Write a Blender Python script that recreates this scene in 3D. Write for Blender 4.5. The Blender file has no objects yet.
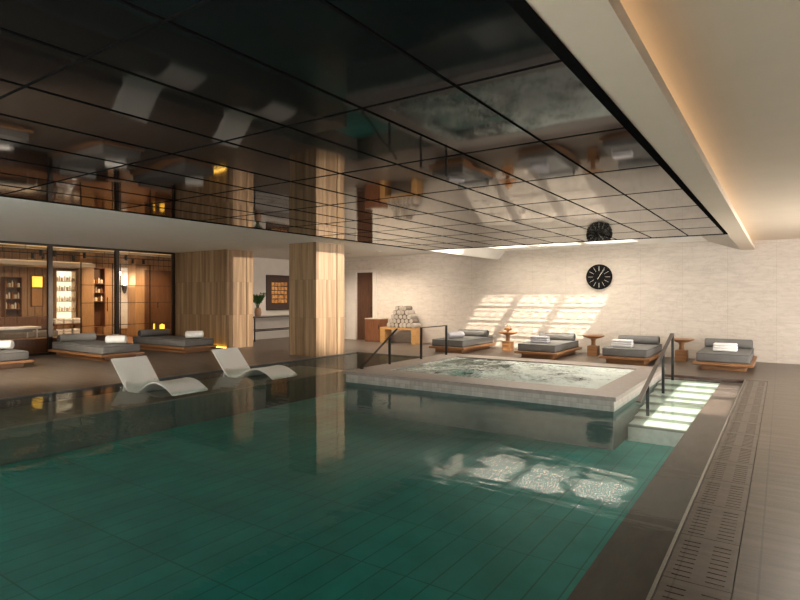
import bpy, bmesh, math, random
from mathutils import Vector, Matrix
random.seed(7)
S = bpy.context.scene
C = S.collection
PI = math.pi

# ------------------------------------------------------------------ helpers
def obj(name, bm, mat, parent=None, loc=None, smooth=False, angle=40):
    me = bpy.data.meshes.new(name)
    bmesh.ops.recalc_face_normals(bm, faces=bm.faces)
    bm.to_mesh(me); bm.free()
    if smooth:
        for p in me.polygons: p.use_smooth = True
        try: me.set_sharp_from_angle(angle=math.radians(angle))
        except Exception: pass
    o = bpy.data.objects.new(name, me); C.objects.link(o)
    for m in (mat if isinstance(mat, (list, tuple)) else [mat]): me.materials.append(m)
    if parent: o.parent = parent
    if loc: o.location = loc
    return o

def thing(name, label, cat, loc=(0, 0, 0), rz=0, group=None):
    o = bpy.data.objects.new(name, None); C.objects.link(o)
    o.empty_display_size = .1
    o.location = loc; o.rotation_euler = (0, 0, rz)
    return tag(o, label, cat, group)

def tag(o, label, cat, group=None):
    o['label'] = label; o['category'] = cat
    if group: o['group'] = group
    return o

def struct(name, bm, mat, smooth=False):
    o = obj(name, bm, mat, smooth=smooth); o['kind'] = 'structure'; return o

def dup(root, loc, label, rz=None, group=None):
    r = root.copy(); C.objects.link(r); r.location = loc; r['label'] = label
    if rz is not None: r.rotation_euler = (0, 0, rz)
    if group: r['group'] = group
    for ch in list(root.children):
        c = ch.copy(); C.objects.link(c); c.parent = r
        for g in list(ch.children):
            d = g.copy(); C.objects.link(d); d.parent = c
    return r

def NB(): return bmesh.new()

def box(bm, x0, x1, y0, y1, z0, z1, bev=0, seg=2):
    vs = [bm.verts.new((x, y, z)) for z in (z0, z1) for y in (y0, y1) for x in (x0, x1)]
    fs = [(0, 2, 3, 1), (4, 5, 7, 6), (0, 1, 5, 4), (2, 6, 7, 3), (0, 4, 6, 2), (1, 3, 7, 5)]
    faces = [bm.faces.new([vs[i] for i in f]) for f in fs]
    if bev:
        es = list({e for f in faces for e in f.edges})
        bmesh.ops.bevel(bm, geom=es, offset=bev, segments=seg, profile=.5, affect='EDGES')
    return bm

def B(x0, x1, y0, y1, z0, z1, bev=0, seg=2): return box(NB(), x0, x1, y0, y1, z0, z1, bev, seg)

def cyl(bm, c, r, h, axis='Z', n=24, r2=None, bev=0):
    m = Matrix.Translation(Vector(c))
    if axis == 'X': m = m @ Matrix.Rotation(PI/2, 4, 'Y')
    if axis == 'Y': m = m @ Matrix.Rotation(PI/2, 4, 'X')
    g = bmesh.ops.create_cone(bm, cap_ends=True, segments=n, radius1=r, radius2=r if r2 is None else r2, depth=h, matrix=m)
    if bev:
        vs = set(g['verts'])
        es = [e for e in bm.edges if e.verts[0] in vs and e.verts[1] in vs and any(len(f.verts) > 4 for f in e.link_faces)]
        bmesh.ops.bevel(bm, geom=es, offset=bev, segments=3, profile=.5, affect='EDGES')
    return bm

def lathe(bm, prof, n=24, c=(0, 0, 0)):
    rings = []
    for r, z in prof:
        rings.append([bm.verts.new((c[0] + r*math.cos(2*PI*i/n), c[1] + r*math.sin(2*PI*i/n), c[2] + z)) for i in range(n)])
    for a, b in zip(rings, rings[1:]):
        for i in range(n): bm.faces.new((a[i], a[(i+1) % n], b[(i+1) % n], b[i]))
    bm.faces.new(list(reversed(rings[0]))); bm.faces.new(rings[-1])
    return bm

def bar(bm, p, q, w, h):
    """rectangular bar from p to q, w sideways, h across"""
    p, q = Vector(p), Vector(q); d = (q-p).normalized()
    up = Vector((0, 0, 1)) if abs(d.z) < .95 else Vector((0, 1, 0))
    s = d.cross(up).normalized(); u = s.cross(d).normalized()
    vs = [bm.verts.new(e + s*w*.5*a + u*h*.5*b) for e in (p, q) for a, b in ((-1, -1), (1, -1), (1, 1), (-1, 1))]
    for f in ((0, 1, 2, 3), (7, 6, 5, 4), (0, 4, 5, 1), (1, 5, 6, 2), (2, 6, 7, 3), (3, 7, 4, 0)): bm.faces.new([vs[i] for i in f])
    return bm

def poly(bm, pts):
    bm.faces.new([bm.verts.new(p) for p in pts]); return bm

def slab_holes(x0, x1, y0, y1, z0, z1, holes, axis='Z'):
    """box with rectangular holes cut through along axis; holes are (u0,u1,v0,v1) in the two other axes"""
    bm = NB()
    if axis == 'Z': U, V = (x0, x1), (y0, y1)
    elif axis == 'X': U, V = (y0, y1), (z0, z1)
    else: U, V = (x0, x1), (z0, z1)
    us = sorted({U[0], U[1], *[h[0] for h in holes], *[h[1] for h in holes]})
    vs = sorted({V[0], V[1], *[h[2] for h in holes], *[h[3] for h in holes]})
    for a, b in zip(us, us[1:]):
        for c, d in zip(vs, vs[1:]):
            m, n = (a+b)/2, (c+d)/2
            if any(h[0] < m < h[1] and h[2] < n < h[3] for h in holes): continue
            if axis == 'Z': box(bm, a, b, c, d, z0, z1)
            elif axis == 'X': box(bm, x0, x1, a, b, c, d)
            else: box(bm, a, b, y0, y1, c, d)
    bmesh.ops.remove_doubles(bm, verts=bm.verts, dist=1e-5)
    # drop interior double faces
    seen = {}
    for f in bm.faces:
        k = tuple(round(v, 4) for v in f.calc_center_median())
        seen.setdefault(k, []).append(f)
    bmesh.ops.delete(bm, geom=[f for l in seen.values() if len(l) > 1 for f in l], context='FACES')
    return bm

# ------------------------------------------------------------------ materials
class M:
    def __init__(s, name):
        s.m = bpy.data.materials.new(name); s.m.use_nodes = True
        s.t = s.m.node_tree; s.n = s.t.nodes; s.b = s.n['Principled BSDF']; s.out = s.n['Material Output']
    def node(s, typ, **kw):
        n = s.n.new(typ)
        for k, v in kw.items():
            if k in n.inputs.keys(): n.inputs[k].default_value = v
            else: setattr(n, k, v)
        return n
    def link(s, a, b): s.t.links.new(a, b)
    def coord(s, scale=(1, 1, 1), rot=(0, 0, 0), loc=(0, 0, 0), which='Object'):
        c = s.node('ShaderNodeTexCoord'); mp = s.node('ShaderNodeMapping')
        mp.inputs['Scale'].default_value = scale; mp.inputs['Rotation'].default_value = rot; mp.inputs['Location'].default_value = loc
        s.link(c.outputs[which], mp.inputs['Vector']); return mp.outputs['Vector']
    def noise(s, vec, scale, detail=4, rough=.55, dist=0):
        n = s.node('ShaderNodeTexNoise', Scale=scale, Detail=detail, Roughness=rough, Distortion=dist)
        s.link(vec, n.inputs['Vector']); return n.outputs['Fac']
    def ramp(s, fac, stops):
        r = s.node('ShaderNodeValToRGB'); e = r.color_ramp.elements
        while len(e) < len(stops): e.new(.5)
        for i, (p, c) in enumerate(stops):
            e[i].position = p; e[i].color = (*c, 1) if len(c) == 3 else c
        s.link(fac, r.inputs['Fac']); return r.outputs['Color']
    def math(s, op, a, b=None, c=None):
        n = s.node('ShaderNodeMath', operation=op)
        for i, v in enumerate((a, b, c)):
            if v is None: continue
            if isinstance(v, (int, float)): n.inputs[i].default_value = v
            else: s.link(v, n.inputs[i])
        return n.outputs[0]
    def mix(s, fac, a, b, mode='MIX'):
        n = s.node('ShaderNodeMix', data_type='RGBA', blend_type=mode)
        for i, v in ((0, fac), (6, a), (7, b)):
            if isinstance(v, (int, float)): n.inputs[i].default_value = v
            elif isinstance(v, tuple): n.inputs[i].default_value = (*v, 1) if len(v) == 3 else v
            else: s.link(v, n.inputs[i])
        return n.outputs[2]
    def bump(s, h, strength=.2, dist=.01):
        b = s.node('ShaderNodeBump', Strength=strength, Distance=dist)
        s.link(h, b.inputs['Height']); return b.outputs['Normal']
    def set(s, color=None, rough=None, normal=None, **kw):
        for key, v in (('Base Color', color), ('Roughness', rough), ('Normal', normal), *kw.items()):
            if v is None: continue
            if isinstance(v, (int, float)): s.b.inputs[key].default_value = v
            elif isinstance(v, tuple): s.b.inputs[key].default_value = (*v, 1) if len(v) == 3 else v
            else: s.link(v, s.b.inputs[key])
        return s.m

def lin(r, g, b):
    f = lambda c: (c/255/12.92) if c <= 10 else ((c/255+.055)/1.055)**2.4
    return (f(r), f(g), f(b))

def plain(name, col, rough=.6, var=.08, scale=20, **kw):
    m = M(name); v = m.coord()
    n = m.noise(v, scale, 3)
    a = tuple(max(0, c*(1-var)) for c in col); b = tuple(min(1, c*(1+var)) for c in col)
    return m.set(m.ramp(n, [(.3, a), (.7, b)]), rough, **kw)

def emit(name, col, strength):
    m = M(name)
    m.set((0, 0, 0), .5); m.b.inputs['Emission Color'].default_value = (*col, 1); m.b.inputs['Emission Strength'].default_value = strength
    return m.m

def wood(name, dark, light, axis='Y', rough=.45, scale=1.0):
    m = M(name)
    sc = {'X': (1.2, 14, 14), 'Y': (14, 1.2, 14), 'Z': (14, 14, 1.2)}[axis]
    v = m.coord(tuple(k*scale for k in sc))
    n = m.noise(v, 2.2, 6, .6, .6)
    n2 = m.noise(m.coord(), 1.3, 2)
    c = m.ramp(n, [(.28, dark), (.72, light)])
    c = m.mix(.25, c, m.ramp(n2, [(.3, dark), (.7, light)]))
    return m.set(c, rough, m.bump(n, .08, .004))

def travertine():
    m = M('beige_travertine'); v = m.coord()
    sep = m.node('ShaderNodeSeparateXYZ'); m.link(v, sep.inputs[0])
    u = m.math('SUBTRACT', sep.outputs[0], sep.outputs[1])
    cb = m.node('ShaderNodeCombineXYZ'); m.link(u, cb.inputs[0]); m.link(sep.outputs[2], cb.inputs[1])
    br = m.node('ShaderNodeTexBrick', offset=0.0, Scale=1.0)
    br.inputs['Color1'].default_value = (.47, .47, .47, 1); br.inputs['Color2'].default_value = (.56, .56, .56, 1)
    br.inputs['Mortar'].default_value = (.2, .2, .2, 1); br.inputs['Mortar Size'].default_value = .004
    br.inputs['Brick Width'].default_value = .95; br.inputs['Row Height'].default_value = .9
    m.link(cb.outputs[0], br.inputs['Vector'])
    mp = m.node('ShaderNodeMapping'); mp.inputs['Scale'].default_value = (1.5, 6.5, 1); m.link(cb.outputs[0], mp.inputs['Vector'])
    n = m.noise(mp.outputs[0], 2.0, 8, .62, .9)
    vein = m.noise(v, 1.4, 7, .6, 2.6)
    c = m.ramp(n, [(.22, (.47, .405, .345)), (.55, (.585, .512, .44)), (.8, (.65, .578, .505))])
    vm = m.ramp(m.math('ABSOLUTE', m.math('SUBTRACT', vein, .5)), [(0, (.86, .84, .82)), (.03, (1, 1, 1))])
    c = m.mix(.55, c, vm, 'MULTIPLY')
    bc = m.ramp(br.outputs['Color'], [(.15, (.72, .69, .66)), (.45, (.93, .92, .92)), (.6, (1, 1, 1))])
    c = m.mix(.8, c, bc, 'MULTIPLY')
    return m.set(c, .55, m.bump(n, .12, .006))

def striated(name, c0, c1, c2, rough=.35):
    """vein-cut stone cladding with narrow upright strips"""
    m = M(name); v = m.coord()
    sep = m.node('ShaderNodeSeparateXYZ'); m.link(v, sep.inputs[0])
    u = m.math('SUBTRACT', sep.outputs[0], sep.outputs[1])
    w = m.noise(v, .8, 2)
    u2 = m.math('ADD', u, m.math('MULTIPLY', w, .02))
    cb = m.node('ShaderNodeCombineXYZ')
    m.link(m.math('FLOOR', m.math('MULTIPLY', u2, 11.0)), cb.inputs[0])
    m.link(m.math('FLOOR', m.math('MULTIPLY', sep.outputs[2], 1.05)), cb.inputs[1])
    wn = m.node('ShaderNodeTexWhiteNoise', noise_dimensions='2D'); m.link(cb.outputs[0], wn.inputs['Vector'])
    n = m.noise(m.coord((1, 1, .035)), 26, 5, .6)
    f = m.math('ADD', m.math('MULTIPLY', wn.outputs['Value'], .26), m.math('MULTIPLY', n, .70))
    c = m.ramp(f, [(.25, c0), (.5, c1), (.75, c2)])
    fr = m.math('FRACT', m.math('MULTIPLY', sep.outputs[2], 1.05))
    c = m.mix(1.0, c, m.ramp(fr, [(0, (.72, .7, .68)), (.012, (1, 1, 1))]), 'MULTIPLY')
    return m.set(c, rough)

def deck_stone():
    m = M('brown_deck_stone'); v = m.coord()
    br = m.node('ShaderNodeTexBrick', offset=.5, Scale=1.0)
    br.inputs['Color1'].default_value = (.45, .45, .45, 1); br.inputs['Color2'].default_value = (.6, .6, .6, 1)
    br.inputs['Mortar'].default_value = (.12, .12, .12, 1); br.inputs['Mortar Size'].default_value = .006
    br.inputs['Brick Width'].default_value = 1.2; br.inputs['Row Height'].default_value = .6
    m.link(m.coord(rot=(0, 0, PI/2), loc=(.06, .1, 0)), br.inputs['Vector'])
    n = m.noise(m.coord((.5, 3.5, 1)), 3.0, 8, .65, .5)
    n2 = m.noise(v, 60, 4, .7)
    c = m.ramp(n, [(.22, (.050, .036, .027)), (.52, (.098, .075, .058)), (.8, (.165, .130, .103))])
    c = m.mix(.8, c, m.ramp(br.outputs['Color'], [(.1, (.45, .4, .36)), (.4, (.9, .9, .9)), (.62, (1.05, 1.03, 1))]), 'MULTIPLY')
    h = m.math('ADD', n, m.math('MULTIPLY', n2, .5))
    return m.set(c, m.math('ADD', m.math('MULTIPLY', n2, .22), .26), m.bump(h, .25, .006))

def pool_tile():
    m = M('green_pool_tile'); v = m.coord()
    br = m.node('ShaderNodeTexBrick', offset=0.0, Scale=1.0)
    br.inputs['Color1'].default_value = (.4, .4, .4, 1); br.inputs['Color2'].default_value = (.6, .6, .6, 1)
    br.inputs['Mortar'].default_value = (.0, .0, .0, 1); br.inputs['Mortar Size'].default_value = .007
    br.inputs['Brick Width'].default_value = .85; br.inputs['Row Height'].default_value = .21
    m.link(m.coord(rot=(0, 0, PI/2), loc=(.09, .02, 0)), br.inputs['Vector'])
    n = m.noise(v, 1.6, 6, .6)
    c = m.ramp(n, [(.3, (.006, .195, .175)), (.7, (.024, .295, .265))])
    c = m.mix(.85, c, m.ramp(br.outputs['Color'], [(0, (.42, .46, .45)), (.38, (.88, .9, .9)), (.62, (1.1, 1.08, 1.06))]), 'MULTIPLY')
    return m.set(c, .5)

def water(name, tint, wave=1.0, foam=False):
    m = M(name); v = m.coord()
    n1 = m.noise(m.coord((.75, 2.3, 1)), 1.25, 2, .5, .5)
    n2 = m.noise(m.coord((.55, 2.6, 1)), 4.2, 2, .5, .6)
    h = m.math('ADD', n1, m.math('MULTIPLY', n2, .22))
    bp = m.node('ShaderNodeBump', Strength=1.0, Distance=.0042*wave)
    m.link(h, bp.inputs['Height']); nr = bp.outputs['Normal']
    fr = m.node('ShaderNodeFresnel', IOR=1.33); m.link(nr, fr.inputs['Normal'])
    gl = m.node('ShaderNodeBsdfGlossy', Roughness=.0); m.link(nr, gl.inputs['Normal'])
    gl.inputs['Color'].default_value = (1, 1, 1, 1)
    tr = m.node('ShaderNodeBsdfTransparent'); tr.inputs['Color'].default_value = (*tint, 1)
    mx = m.node('ShaderNodeMixShader'); m.link(m.math('MULTIPLY', fr.outputs[0], .42), mx.inputs[0]); m.link(tr.outputs[0], mx.inputs[1]); m.link(gl.outputs[0], mx.inputs[2])
    outp = mx.outputs[0]
    if foam:
        big = m.noise(v, .9, 3, .5, 1.5); sm = m.noise(v, 5.5, 6, .7, 2.2)
        sx_ = m.node('ShaderNodeSeparateXYZ'); m.link(v, sx_.inputs[0])
        f = m.math('ADD', m.math('ADD', m.math('MULTIPLY', big, .5), m.math('MULTIPLY', sm, .55)), m.math('MULTIPLY', m.math('ADD', sx_.outputs[0], 4.1), .045))
        fm = m.ramp(f, [(.40, (0, 0, 0)), (.58, (.92, .92, .92))])
        df = m.node('ShaderNodeBsdfDiffuse'); df.inputs['Color'].default_value = (.90, .96, .90, 1)
        m2 = m.node('ShaderNodeMixShader'); m.link(fm, m2.inputs[0]); m.link(outp, m2.inputs[1]); m.link(df.outputs[0], m2.inputs[2])
        outp = m2.outputs[0]
    m.link(outp, m.out.inputs['Surface']); return m.m

def glass():
    m = M('clear_glass')
    fr = m.node('ShaderNodeFresnel', IOR=1.5)
    gl = m.node('ShaderNodeBsdfGlossy', Roughness=.0)
    tr = m.node('ShaderNodeBsdfTransparent'); tr.inputs['Color'].default_value = (.93, .93, .92, 1)
    mx = m.node('ShaderNodeMixShader'); m.link(fr.outputs[0], mx.inputs[0]); m.link(tr.outputs[0], mx.inputs[1]); m.link(gl.outputs[0], mx.inputs[2])
    m.link(mx.outputs[0], m.out.inputs['Surface']); return m.m

def black_panel():
    m = M('black_glossy_ceiling_panel'); v = m.coord()
    n = m.noise(v, .9, 2, .4)
    nr = m.bump(n, .22, .02)
    smear = m.noise(v, 2.2, 5, .6)
    return m.set((.006, .005, .005), m.ramp(smear, [(.35, (.03,)*3), (.75, (.07,)*3)]), nr, **{'IOR': 1.5, 'Specular IOR Level': .24})

def fabric(name, col, rough=.9):
    m = M(name); n = m.noise(m.coord(), 220, 3, .7); n2 = m.noise(m.coord(), 5, 3)
    a = tuple(c*.8 for c in col); b = tuple(min(1, c*1.18) for c in col)
    c = m.mix(.35, m.ramp(n, [(.3, a), (.7, b)]), m.ramp(n2, [(.3, a), (.7, b)]))
    return m.set(c, rough, m.bump(n, .25, .003), **{'Specular IOR Level': .2})

def towel_end(name, col):
    m = M(name); v = m.coord()
    sep = m.node('ShaderNodeSeparateXYZ'); m.link(v, sep.inputs[0])
    r = m.math('SQRT', m.math('ADD', m.math('POWER', sep.outputs[0], 2), m.math('POWER', sep.outputs[2], 2)))
    a = m.math('ARCTAN2', sep.outputs[2], sep.outputs[0])
    s = m.math('FRACT', m.math('ADD', m.math('MULTIPLY', r, 42), m.math('MULTIPLY', a, 1/(2*PI))))
    c = m.ramp(s, [(0, tuple(k*.45 for k in col)), (.25, col), (.85, col), (1, tuple(k*.45 for k in col))])
    return m.set(c, .95)

TRAV = travertine()
COLM = striated('tan_vein_cut_stone', (.15, .080, .036), (.275, .170, .088), (.42, .287, .168), .55)
DECK = deck_stone(); TILE = pool_tile()
PLASTER = plain('warm_white_plaster', (.62, .585, .53), .8, .02, 3)
TRAY = plain('white_tray_plaster', (.85, .83, .78), .8, .02, 3)
COVE = plain('cream_cove_plaster', (.58, .48, .37), .8, .02, 3)
BLACKP = black_panel()
BLACKM = plain('black_metal', (.012, .011, .011), .4, .1, 30)
BRONZE = plain('dark_bronze_metal', (.03, .022, .017), .35, .15, 30, Metallic=.6)
STEEL = plain('brushed_steel', (.5, .47, .43), .28, .08, 40, Metallic=1.0)
RAIL = plain('brown_bronze_rail', (.11, .085, .07), .35, .1, 30, Metallic=.5)
TEAKX = wood('teak_cross_grain', (.19, .078, .028), (.37, .18, .073), 'X')
WALNUT = wood('walnut', (.10, .035, .015), (.24, .095, .042), 'Z')
OAKB = wood('honey_oak', (.37, .185, .06), (.58, .33, .125), 'X')
WALLWOOD = wood('lounge_wood_panel', (.25, .135, .058), (.46, .28, .14), 'Z')
DARKWOOD = wood('dark_lounge_wood', (.07, .03, .014), (.16, .075, .035), 'Z')
GREYF = fabric('grey_mattress_fabric', (.165, .157, .148))
GREYP = fabric('grey_piping', (.075, .07, .066))
WHITET = fabric('white_towel_fabric', (.86, .83, .80))
LILACT = fabric('grey_lilac_towel_fabric', (.40, .38, .40))
CREAMT = fabric('cream_towel_fabric', (.43, .37, .31))
CREAMT2 = fabric('sand_towel_fabric', (.22, .175, .14))
CREAME = towel_end('cream_towel_roll_end', (.40, .34, .28))
RESIN = plain('white_resin', (.76, .72, .67), .45, .05, 60)
COPING = striated('grey_pink_stone_coping', (.30, .25, .22), (.36, .305, .27), (.41, .355, .315), .3)
def coping():
    m = M('coping_stone'); n = m.noise(m.coord(), 14, 8, .65)
    return m.set(m.ramp(n, [(.3, (.27, .22, .19)), (.7, (.36, .30, .265))]), .38)
COPE = coping()
def ledge():
    m = M('pink_ledge_stone'); n = m.noise(m.coord((1, .3, 1)), 12, 8, .65)
    return m.set(m.ramp(n, [(.3, (.095, .056, .049)), (.7, (.145, .090, .080))]), .45)
LEDGE = ledge()
STEP = plain('pale_step_stone', (.50, .54, .49), .5, .1, 12)
NOSING = plain('dark_step_nosing', (.20, .21, .18), .5, .1, 12)
SHELFT = plain('shelf_stone', (.135, .125, .10), .5, .15, 8)
CLEAR = glass()
def tinted():
    m = M('tinted_skylight_glass'); tr = m.node('ShaderNodeBsdfTransparent'); tr.inputs['Color'].default_value = (.75, .73, .69, 1)
    m.link(tr.outputs[0], m.out.inputs['Surface']); return m.m
SKYGLASS = tinted()
WATER = water('pool_water', (.88, .965, .945), 1.0)
SPA = water('spa_water', (.80, .93, .89), 2.2, foam=True)
TILEV = striated('riser_mosaic', (.34, .29, .26), (.43, .375, .34), (.52, .46, .42), .35)
MARBLE = plain('white_marble', (.75, .72, .68), .3, .06, 4)
AMBER = emit('amber_light', (1, .55, .06), 1.6)
WARMG = emit('warm_light', (1, .62, .28), .9)
SHELFG = emit('shelf_light', (1, .78, .5), 1.5)
CANDLE = emit('candle_glow', (1, .50, .05), 2.6)
LEAF = plain('leaf_green', (.07, .17, .04), .4, .3, 9)
POT = plain('terracotta_pot', (.33, .19, .12), .7, .15, 14)
LEAD = plain('clock_mark_white', (.55, .52, .48), .5, .02)
BOTTLE = [plain('amber_bottle', (.33, .13, .03), .25, .1), plain('pale_bottle', (.7, .6, .45), .3, .1), plain('cream_bottle', (.75, .7, .6), .4, .1)]

# ------------------------------------------------------------------ the setting
# coordinates: camera stands at the origin, +Y runs along the pool to the stone wall
YW, XW = 15.1, -15.5
WZ = -.025                                           # water level
PX0, PX1, PY0, PY1 = -9.42, -.55, -3.0, 11.75         # pool
JX0, JX1, JY0, JY1 = -6.62, -1.85, 7.87, 11.72        # spa outer
IX0, IX1, IY0, IY1 = -6.10, -2.25, 8.45, 11.22        # spa inner

bm = NB()
box(bm, XW-.3, PX0, PY0-1, YW+.45, -.3, 0)
box(bm, PX0, 4.2, PY1, YW+.45, -.3, 0)
box(bm, -.205, 4.2, PY0-1, PY1, -.3, 0)
struct('floor', bm, DECK)
# pool shell
struct('floor_pool', B(PX0-.1, PX1+.1, PY0, PY1+.1, -.8, -.6), TILE)
bm = NB()
box(bm, PX0-.005, PX0+.02, PY0, PY1, -.6, -.012)
struct('trim_pool_lining', bm, plain('dark_pool_lining', (.035, .035, .03), .6, .2, 9))
struct('trim_pool_end_lining', B(PX0, JX1, PY1-.02, PY1+.005, -.6, -.006), SHELFT)
struct('trim_pool_step_lining', B(JX1, PX1, PY1-.02, PY1+.005, -.6, -.006), LEDGE)
struct('floor_pool_shelf', B(PX0+.02, -8.0, PY0, 9.6, -.6, -.145), SHELFT)
struct('trim_shelf_riser', B(-8.0, -7.985, PY0, 9.6, -.6, -.16), plain('dark_riser_tile', (.018, .045, .036), .5, .2, 9))
struct('floor_pool_ledge', box(B(-.915, -.555, PY0, PY1-.02, -.6, -.06), JX1, -.915, PY1-.22, PY1-.02, -.6, -.045), LEDGE)
struct('trim_pool_edge', B(-.555, -.535, PY0, PY1, -.3, .004), STEEL)
struct('floor_gutter', B(-.535, -.205, PY0, PY1, -.3, -.10), SHELFT)
# slotted grates over the gutter
def grate():
    bm = NB(); L, P = .645, .062
    w0, w1 = -.160, .160
    cols = ((-.125, -.035), (.035, .125))
    for a, b in ((w0, cols[0][0]), (cols[0][1], cols[1][0]), (cols[1][1], w1)): box(bm, a, b, 0, L, -.03, 0)
    n = 9; s = .010
    for a, b in cols:
        y = 0
        for k in range(n+1):
            ye = L if k == n else .045 + k*P
            box(bm, a, b, y, ye, -.03, 0); y = ye + s
    return bm
ORD = ['first', 'second', 'third', 'fourth', 'fifth', 'sixth', 'seventh', 'eighth', 'ninth', 'tenth', 'eleventh', 'twelfth', 'thirteenth', 'fourteenth', 'fifteenth', 'sixteenth', 'seventeenth']
g0 = None
for i in range(17):
    y = 11.73 - .65*(i+1)
    lab = ORD[i] + ' slotted stone gutter grate counted from the far pool corner'
    if g0 is None:
        g0 = obj('gutter_grate', grate(), DECK, loc=(-.37, y, .0)); tag(g0, lab, 'grate', 'gutter grates along the pool edge')
    else:
        g = g0.copy(); C.objects.link(g); g.location = (-.37, y, 0); g['label'] = lab
# entry steps beside the spa
sy = [10.92, 10.58, 10.17, 9.73, 9.33, 8.97, 8.59]
for i, y in enumerate(sy):
    zt = -.065 - .05*i
    y1 = PY1-.02 if i == 0 else sy[i-1]
    struct('floor_step', B(JX1, -.915, y, y1, -.6, zt), STEP)
    struct('trim_nosing', B(JX1, -.915, y-.004, y+.05, zt-.03, zt+.004), NOSING)

# water
bm = NB()
for a, b, c, d in ((PX0+.02, -.555, PY0, JY0+.1), (PX0+.02, JX0+.1, JY0+.1, PY1-.02), (JX1-.1, -.555, JY0+.1, PY1-.02)):
    poly(bm, [(a, c, WZ), (b, c, WZ), (b, d, WZ), (a, d, WZ)])
w = struct('water_pool', bm, WATER)

# spa: riser walls, coping, basin, water
sp = bpy.data.objects.new('spa_pool', None); C.objects.link(sp); sp.location = (-4.5, 10.35, -.6)
tag(sp, 'raised square spa pool with bubbling water and stone coping', 'spa pool')
def inv(o): o.parent = sp; o.matrix_parent_inverse = Matrix.Translation(Vector(sp.location)).inverted(); return o
r = .03
inv(obj('riser', slab_holes(JX0+r, JX1-r, JY0+r, JY1-.02, -.07, .075, [(IX0-.02, IX1+.02, IY0-.02, IY1+.02)]), TILEV))
inv(obj('submerged_wall', slab_holes(JX0+r+.01, JX1-r-.01, JY0+r+.01, JY1-.03, -.6, -.07, [(IX0-.02, IX1+.02, IY0-.02, IY1+.02)]), plain('deep_green_wall_tile', (.02, .06, .05), .6, .2, 9)))
inv(obj('coping', slab_holes(JX0, JX1, JY0, JY1, .075, .13, [(IX0, IX1, IY0, IY1)]), COPE))
bm = B(IX0-.02, IX1+.02, IY0-.02, IY1+.02, -.62, -.5)
SPAT = plain('pale_green_spa_tile', (.22, .42, .36), .5, .12, 6)
inv(obj('basin_floor', bm, SPAT))
bm = NB()
box(bm, IX0, IX0+.4, IY0, IY1, -.5, -.15); box(bm, IX1-.4, IX1, IY0, IY1, -.5, -.15)
box(bm, IX0+.4, IX1-.4, IY0, IY0+.4, -.5, -.15); box(bm, IX0+.4, IX1-.4, IY1-.4, IY1, -.5, -.15)
inv(obj('bench', bm, SPAT))
bm = NB(); nx, ny = 90, 64
random.seed(3)
bub = [(random.uniform(IX0+.6, IX1-.5), random.uniform(IY0+.5, IY1-.5), random.uniform(.25, .6), random.uniform(.01, .028)) for _ in range(26)]
vv = []
for j in range(ny+1):
    row = []
    for i in range(nx+1):
        x = IX0 + (IX1-IX0)*i/nx; y = IY0 + (IY1-IY0)*j/ny
        z = sum(h*math.exp(-((x-a)**2+(y-b)**2)/(s*s*.35)) for a, b, s, h in bub)
        z += .004*math.sin(9*x+3*math.sin(4*y)) + .004*math.sin(11*y+2*math.sin(5*x))
        ed = min(i, nx-i, j, ny-j)/8
        row.append(bm.verts.new((x, y, .108 + z*min(1, ed))))
    vv.append(row)
for j in range(ny):
    for i in range(nx): bm.faces.new((vv[j][i], vv[j][i+1], vv[j+1][i+1], vv[j+1][i]))
inv(obj('bubbling_water', bm, SPA, smooth=True, angle=180))

# walls
DX0, DX1, DZ = -12.12, -11.40, 2.30                  # doorway
struct('wall_back', slab_holes(XW-.3, 4.2, YW, YW+.35, 0, 3.3, [(DX0-.0, DX1+.0, -.01, DZ)], 'Y'), TRAV)
bm = NB()
for a, b, z0, z1 in ((DX0-.42, DX0, 0, 2.38), (DX1, DX1+.17, 0, 2.38), (DX0, DX1, DZ, 2.38)): box(bm, a, b, YW-.035, YW, z0, z1, .006)
struct('trim_door_portal', bm, plain('portal_plaster', (.58, .52, .46), .7, .03, 5))
d = struct('door_1', B(DX0, DX1, YW+.05, YW+.10, 0, DZ, .004), wood('dark_door_wood', (.045, .018, .009), (.105, .045, .022), 'Z'))
bm = NB(); box(bm, DX0+.24, DX0+.245, YW+.045, YW+.052, 0, DZ); box(bm, DX0+.48, DX0+.485, YW+.045, YW+.052, 0, DZ)
o = obj('panel_joint', bm, BLACKM, d)
bm = NB(); cyl(bm, (DX0+.62, YW+.012, 1.02), .011, .22, 'Z'); box(bm, DX0+.61, DX0+.63, YW+.012, YW+.05, .94, .96); box(bm, DX0+.61, DX0+.63, YW+.012, YW+.05, 1.08, 1.10)
obj('door_handle', bm, BRONZE, d)
# left side: solid wall bits, glazed front, art wall
bm = NB(); box(bm, XW-.3, -14.9, 11.30, YW, 0, 2.83)
struct('wall_art', bm, plain('pale_plaster_wall', (.60, .54, .48), .75, .03, 5))
bm = NB(); box(bm, XW-.3, XW, PY0-1, 1.55, 0, 3.3); box(bm, XW-.1, XW+.04, 1.55, 10.35, 2.83, 3.3)
struct('wall_left', bm, PLASTER)
# right wall: two daylight windows out of view, added to light the room
added_wins = [(9.4, 10.9, .35, 2.2), (11.1, 12.6, .35, 2.2)]
XR = 3.2
struct('wall_right', slab_holes(XR, XR+.2, PY0-1, YW+.3, 0, 3.3, added_wins, 'X'), PLASTER)
struct('wall_front', B(XW-.3, XR+.2, PY0-1.2, PY0-1, 0, 3.3), PLASTER)
for i, (a, b, c, e) in enumerate(added_wins):
    bm = NB()
    for (p, q, r_, s_) in ((a, b, c, c+.05), (a, b, e-.05, e), (a, a+.05, c, e), (b-.05, b, c, e)): box(bm, XR+.05, XR+.12, p, q, r_, s_)
    struct('window_%d' % (i+1), bm, BLACKM)  # frame of an added side window

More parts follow.
